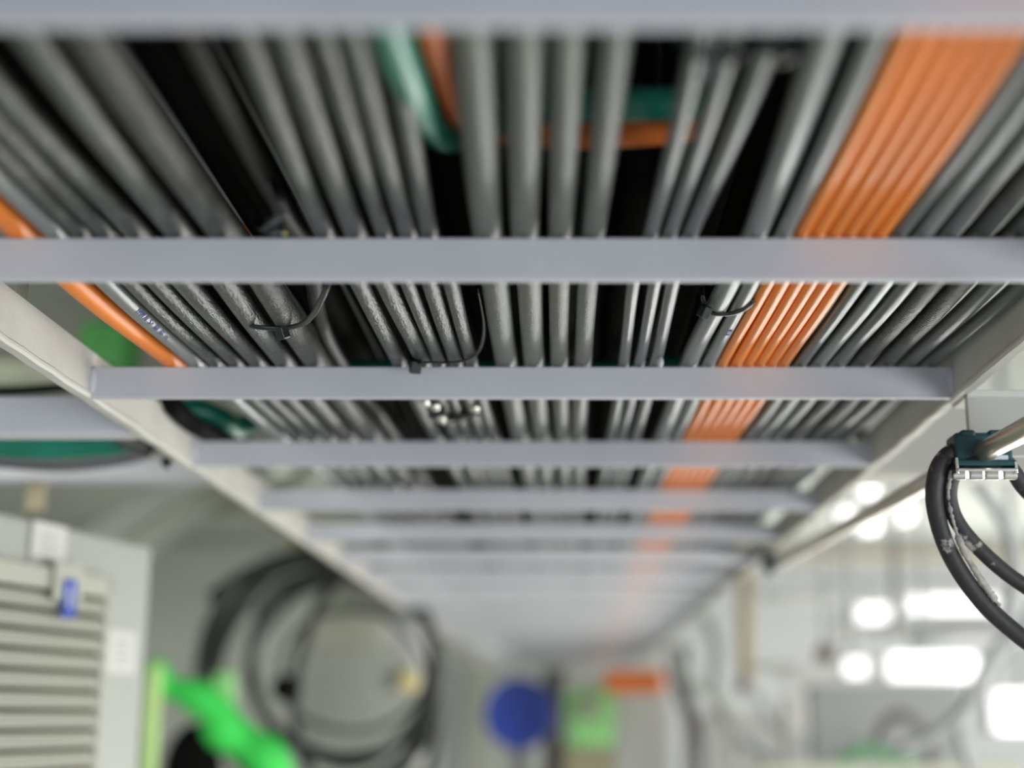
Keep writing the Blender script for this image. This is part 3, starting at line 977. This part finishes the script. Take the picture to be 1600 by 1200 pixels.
farbox('plinth', 880, 958, 1164, 1500, 4.98, 'beige', 'beige plinth under the green canister', 'plinth', dep=.2)
farbox('olive_box', 905, 935, 1088, 1125, 4.93, 'olive', 'small olive box in front of the green canister', 'box', dep=.05)
farbox('orange_box', 945, 1040, 1047, 1082, 4.9, 'orangebig', 'blurred orange box at the far end, just under the ladder', 'box', dep=.12, bev=.02)
farbox('white_cupboard', 962, 1048, 1083, 1500, 5.05, 'white', 'white cupboard carrying the orange box at the far end', 'cupboard', dep=.3)
for i, (x0, x1) in enumerate(((1052, 1074), (1062, 1090), (1074, 1084))):
    o = tube('hanging_cable', [atD(x0 - 4, 1010, 4.6 + .05 * i), atD(x0, 1060, 4.6 + .05 * i), atD(x1, 1130, 4.6 + .05 * i), atD(x1 + 4 * i, 1230, 4.6 + .05 * i), atD(x1 + 6, 1500, 4.6 + .05 * i)], 0.013, 'greyp', seg=12)
    o.data.materials[0] = M['dgrey']
    tag(o, ['left one of three dark cables hanging at the far end, right of the orange box',
            'middle one of three dark cables hanging at the far end',
            'right one of three dark cables hanging at the far end'][i], 'cable', 'dark cables hanging at the far end')

# ------------------------------------------------------------------ bright hall at right
def tube_lamp(px0, px1, py0, py1, D, lab, m='lamp'):
    a_, b_ = atD(px0, py0, D), atD(px1, py1, D)
    c_ = (a_ + b_) / 2
    t = thing('ceiling_lamp', lab, 'lamp', c_, 'glowing lamps of the hall on the right')
    bm = bmesh.new()
    w, h = b_.x - a_.x, a_.z - b_.z
    add_box(bm, c_ + Vector((0, .04, 0)), (w, 0.06, h), bev=min(w, h) * 0.2, seg=3)
    link('diffuser', bm, m, t)
    bm = bmesh.new()
    add_box(bm, c_ + Vector((0, .09, 0)), (w * 1.03, 0.05, h * 1.04), bev=0.005)
    link('housing', bm, 'housing', t)
    tube('drop_rod', [c_ + Vector((0, .09, h / 2)), Vector((c_.x, c_.y + .09, ZC + ZR))], 0.006, 'greyp', t, seg=8, smooth_path=False)
    return t


tube_lamp(1353, 1373, 755, 770, 2.6, 'small glowing lamp just under the right rail, uppermost of the cluster', 'lamp_hot')
tube_lamp(1318, 1334, 790, 804, 2.9, 'small glowing lamp left of the conduit in the cluster', 'lamp_hot')
tube_lamp(1350, 1379, 804, 828, 2.6, 'largest glowing lamp of the cluster below the conduit', 'lamp_hot')
tube_lamp(1414, 1432, 786, 812, 2.6, 'glowing lamp of the cluster beside the black hoses', 'lamp_hot')
tube_lamp(1326, 1358, 1028, 1056, 3.4, 'small round glowing lamp left of the long glowing lamp', 'lamp_hot')
tube_lamp(1394, 1532, 1020, 1062, 3.2, 'long glowing lamp low on the right behind the hoses', 'lamp_hot')
tube_lamp(1560, 1680, 1078, 1146, 2.8, 'large glowing lamp at the lower right corner', 'lamp_hot')
tube_lamp(1428, 1560, 928, 952, 4.5, 'glowing strip lamp crossing behind the black hoses')
tube_lamp(1345, 1392, 945, 968, 4.5, 'pale glowing lamp left of the strip lamp')

farbox('beige_beam', 1180, 1720, 858, 874, 4.2, 'beige', 'thin beige beam across the bright hall on the right', 'beam', dep=.05)
farbox('grey_beam', 1290, 1800, 905, 918, 4.8, 'greyp', 'thin grey beam below the beige one in the hall', 'beam', dep=.05)
farbox('white_beam', 1310, 1720, 975, 1003, 4.0, 'white', 'white beam in the hall above the long glowing lamp', 'beam', dep=.05)
for (px, y0_, y1_, D_, m_, lab, r_) in (
        (1397, 780, 990, 3.9, 'dgrey', 'thin vertical dark rod below the lamp cluster', 0.010),
        (1165, 868, 1075, 4.3, 'beige', 'beige vertical post under the end of the conduit', 0.024),
        (1577, 780, 880, 3.0, 'dgrey', 'dark vertical rod behind the hoses at the right edge', 0.008),
        (1312, 880, 1015, 4.9, 'greyp', 'grey vertical rod left of the strip lamps', 0.008)):
    o = tube('vertical_rod', [Vector((atD(px, y0_, D_).x, atD(px, y0_, D_).y, ZC + ZR)), atD(px, y0_, D_), atD(px, y1_, D_)], r_, m_, seg=12)
    tag(o, lab, 'rod')
farbox('dark_fitting', 1152, 1172, 1062, 1086, 4.25, 'dgrey', 'dark fitting at the lower end of the beige post', 'fitting', dep=.05)
o = farbox('brown_box', 1278, 1305, 1008, 1036, 3.8, 'brown', 'small brown box in the bright hall', 'box', dep=.05)
p = atD(1291, 1008, 3.8)
tube('drop_rod', [p + Vector((0, .025, -.002)), Vector((p.x, p.y + .025, ZC + ZR))], 0.005, 'greyp', o, seg=8, smooth_path=False)
farbox('white_column', 1232, 1268, 1085, 1500, 3.9, 'white', 'pinkish white column left of the grey panel', 'column', dep=.1)
farbox('grey_panel', 1272, 1520, 1068, 1500, 4.0, 'greyp', 'broad grey panel below the glowing lamps', 'panel', dep=.1)  # plain grey panel, its lower edge ends above the floor
farbox('white_machine', 1100, 1228, 1110, 1500, 5.0, 'white', 'white machine housing low in the middle of the hall', 'machine', dep=.4)
farbox('pale_ledge', 1180, 1600, 1192, 1215, 3.4, 'cab2', 'pale ledge along the lower right edge of the view', 'ledge', dep=.05)
o = tube('green_hose', [atD(1290, 1200, 3.7), atD(1330, 1180, 3.7), atD(1352, 1168, 3.7), atD(1375, 1178, 3.7), atD(1440, 1192, 3.7)], 0.014, 'green2', seg=12)
o.data.materials[0] = mat('mid_green_rubber', (0.12, 0.42, 0.18), .5, var=.1)
tag(o, 'green hose lying on the pale ledge at the lower right', 'hose')
o = tube('grey_hose', [atD(1600, 985, 2.3), atD(1560, 1010, 2.3), atD(1530, 1060, 2.3), atD(1505, 1110, 2.3), atD(1455, 1150, 2.3), atD(1400, 1175, 2.3)], 0.010, 'greyp', seg=14)
tag(o, 'blurred grey hose curving down at the lower right', 'hose', 'blurred grey hoses at the lower right')
o = tube('grey_hose', [atD(1505, 1110, 2.35), atD(1500, 1150, 2.35), atD(1520, 1210, 2.35), atD(1560, 1330, 2.35)], 0.009, 'greyp', seg=14)
tag(o, 'short grey hose hanging down from the curving one', 'hose', 'blurred grey hoses at the lower right')
o = tube('grey_hose', [atD(1370, 1165, 3.3), atD(1380, 1135, 3.3), atD(1400, 1118, 3.3), atD(1420, 1122, 3.3), atD(1450, 1150, 3.35), atD(1455, 1194, 3.42)], 0.013, 'dgrey', seg=14)
tag(o, 'dark short hose bend above the green hose', 'hose')
o = tube('grey_hose', [atD(1480, 700, 2.0), atD(1530, 760, 2.0), atD(1575, 830, 2.0), atD(1585, 900, 2.0), atD(1570, 980, 2.0)], 0.009, 'greyp', seg=14)
tag(o, 'grey hose hanging behind the teal clamp and black hoses', 'hose')
# pale pipework in the hall
for i, (pts, r_, m_, lab) in enumerate((
        ([(1100, 960), (1120, 1010), (1118, 1080), (1150, 1150), (1230, 1200)], 0.016, 'greyp', 'pale grey cable drooping in the hall below the right rail'),
        ([(1180, 1080), (1215, 1140), (1290, 1185), (1390, 1190)], 0.010, 'greyp', 'pale grey cable sagging across the white column'),
        ([(1040, 1005), (1075, 1060), (1130, 1100), (1150, 1190)], 0.014, 'cab', 'whitish cable hanging beside the far dark cables'),
        ([(1190, 930), (1290, 935), (1420, 925), 'W'], 0.016, 'white', 'white pipe across the hall under the beige beam'),
        ([(1180, 1042), (1260, 1046), (1330, 1060), 'W'], 0.014, 'white', 'white pipe left of the small round lamp'),
        ([(1420, 1000), (1480, 985), (1580, 980), 'W'], 0.020, 'greyp', 'grey pipe above the long glowing lamp'))):
    pp = [atD(q_[0], q_[1], 4.4 - i * .12) for q_ in pts if q_ != 'W']
    if 'W' in pts:
        pp.append(Vector((XR, pp[-1].y, pp[-1].z)))
    o = tube('hall_pipe', pp, r_, m_, seg=12)
    tag(o, lab, 'pipe', None)
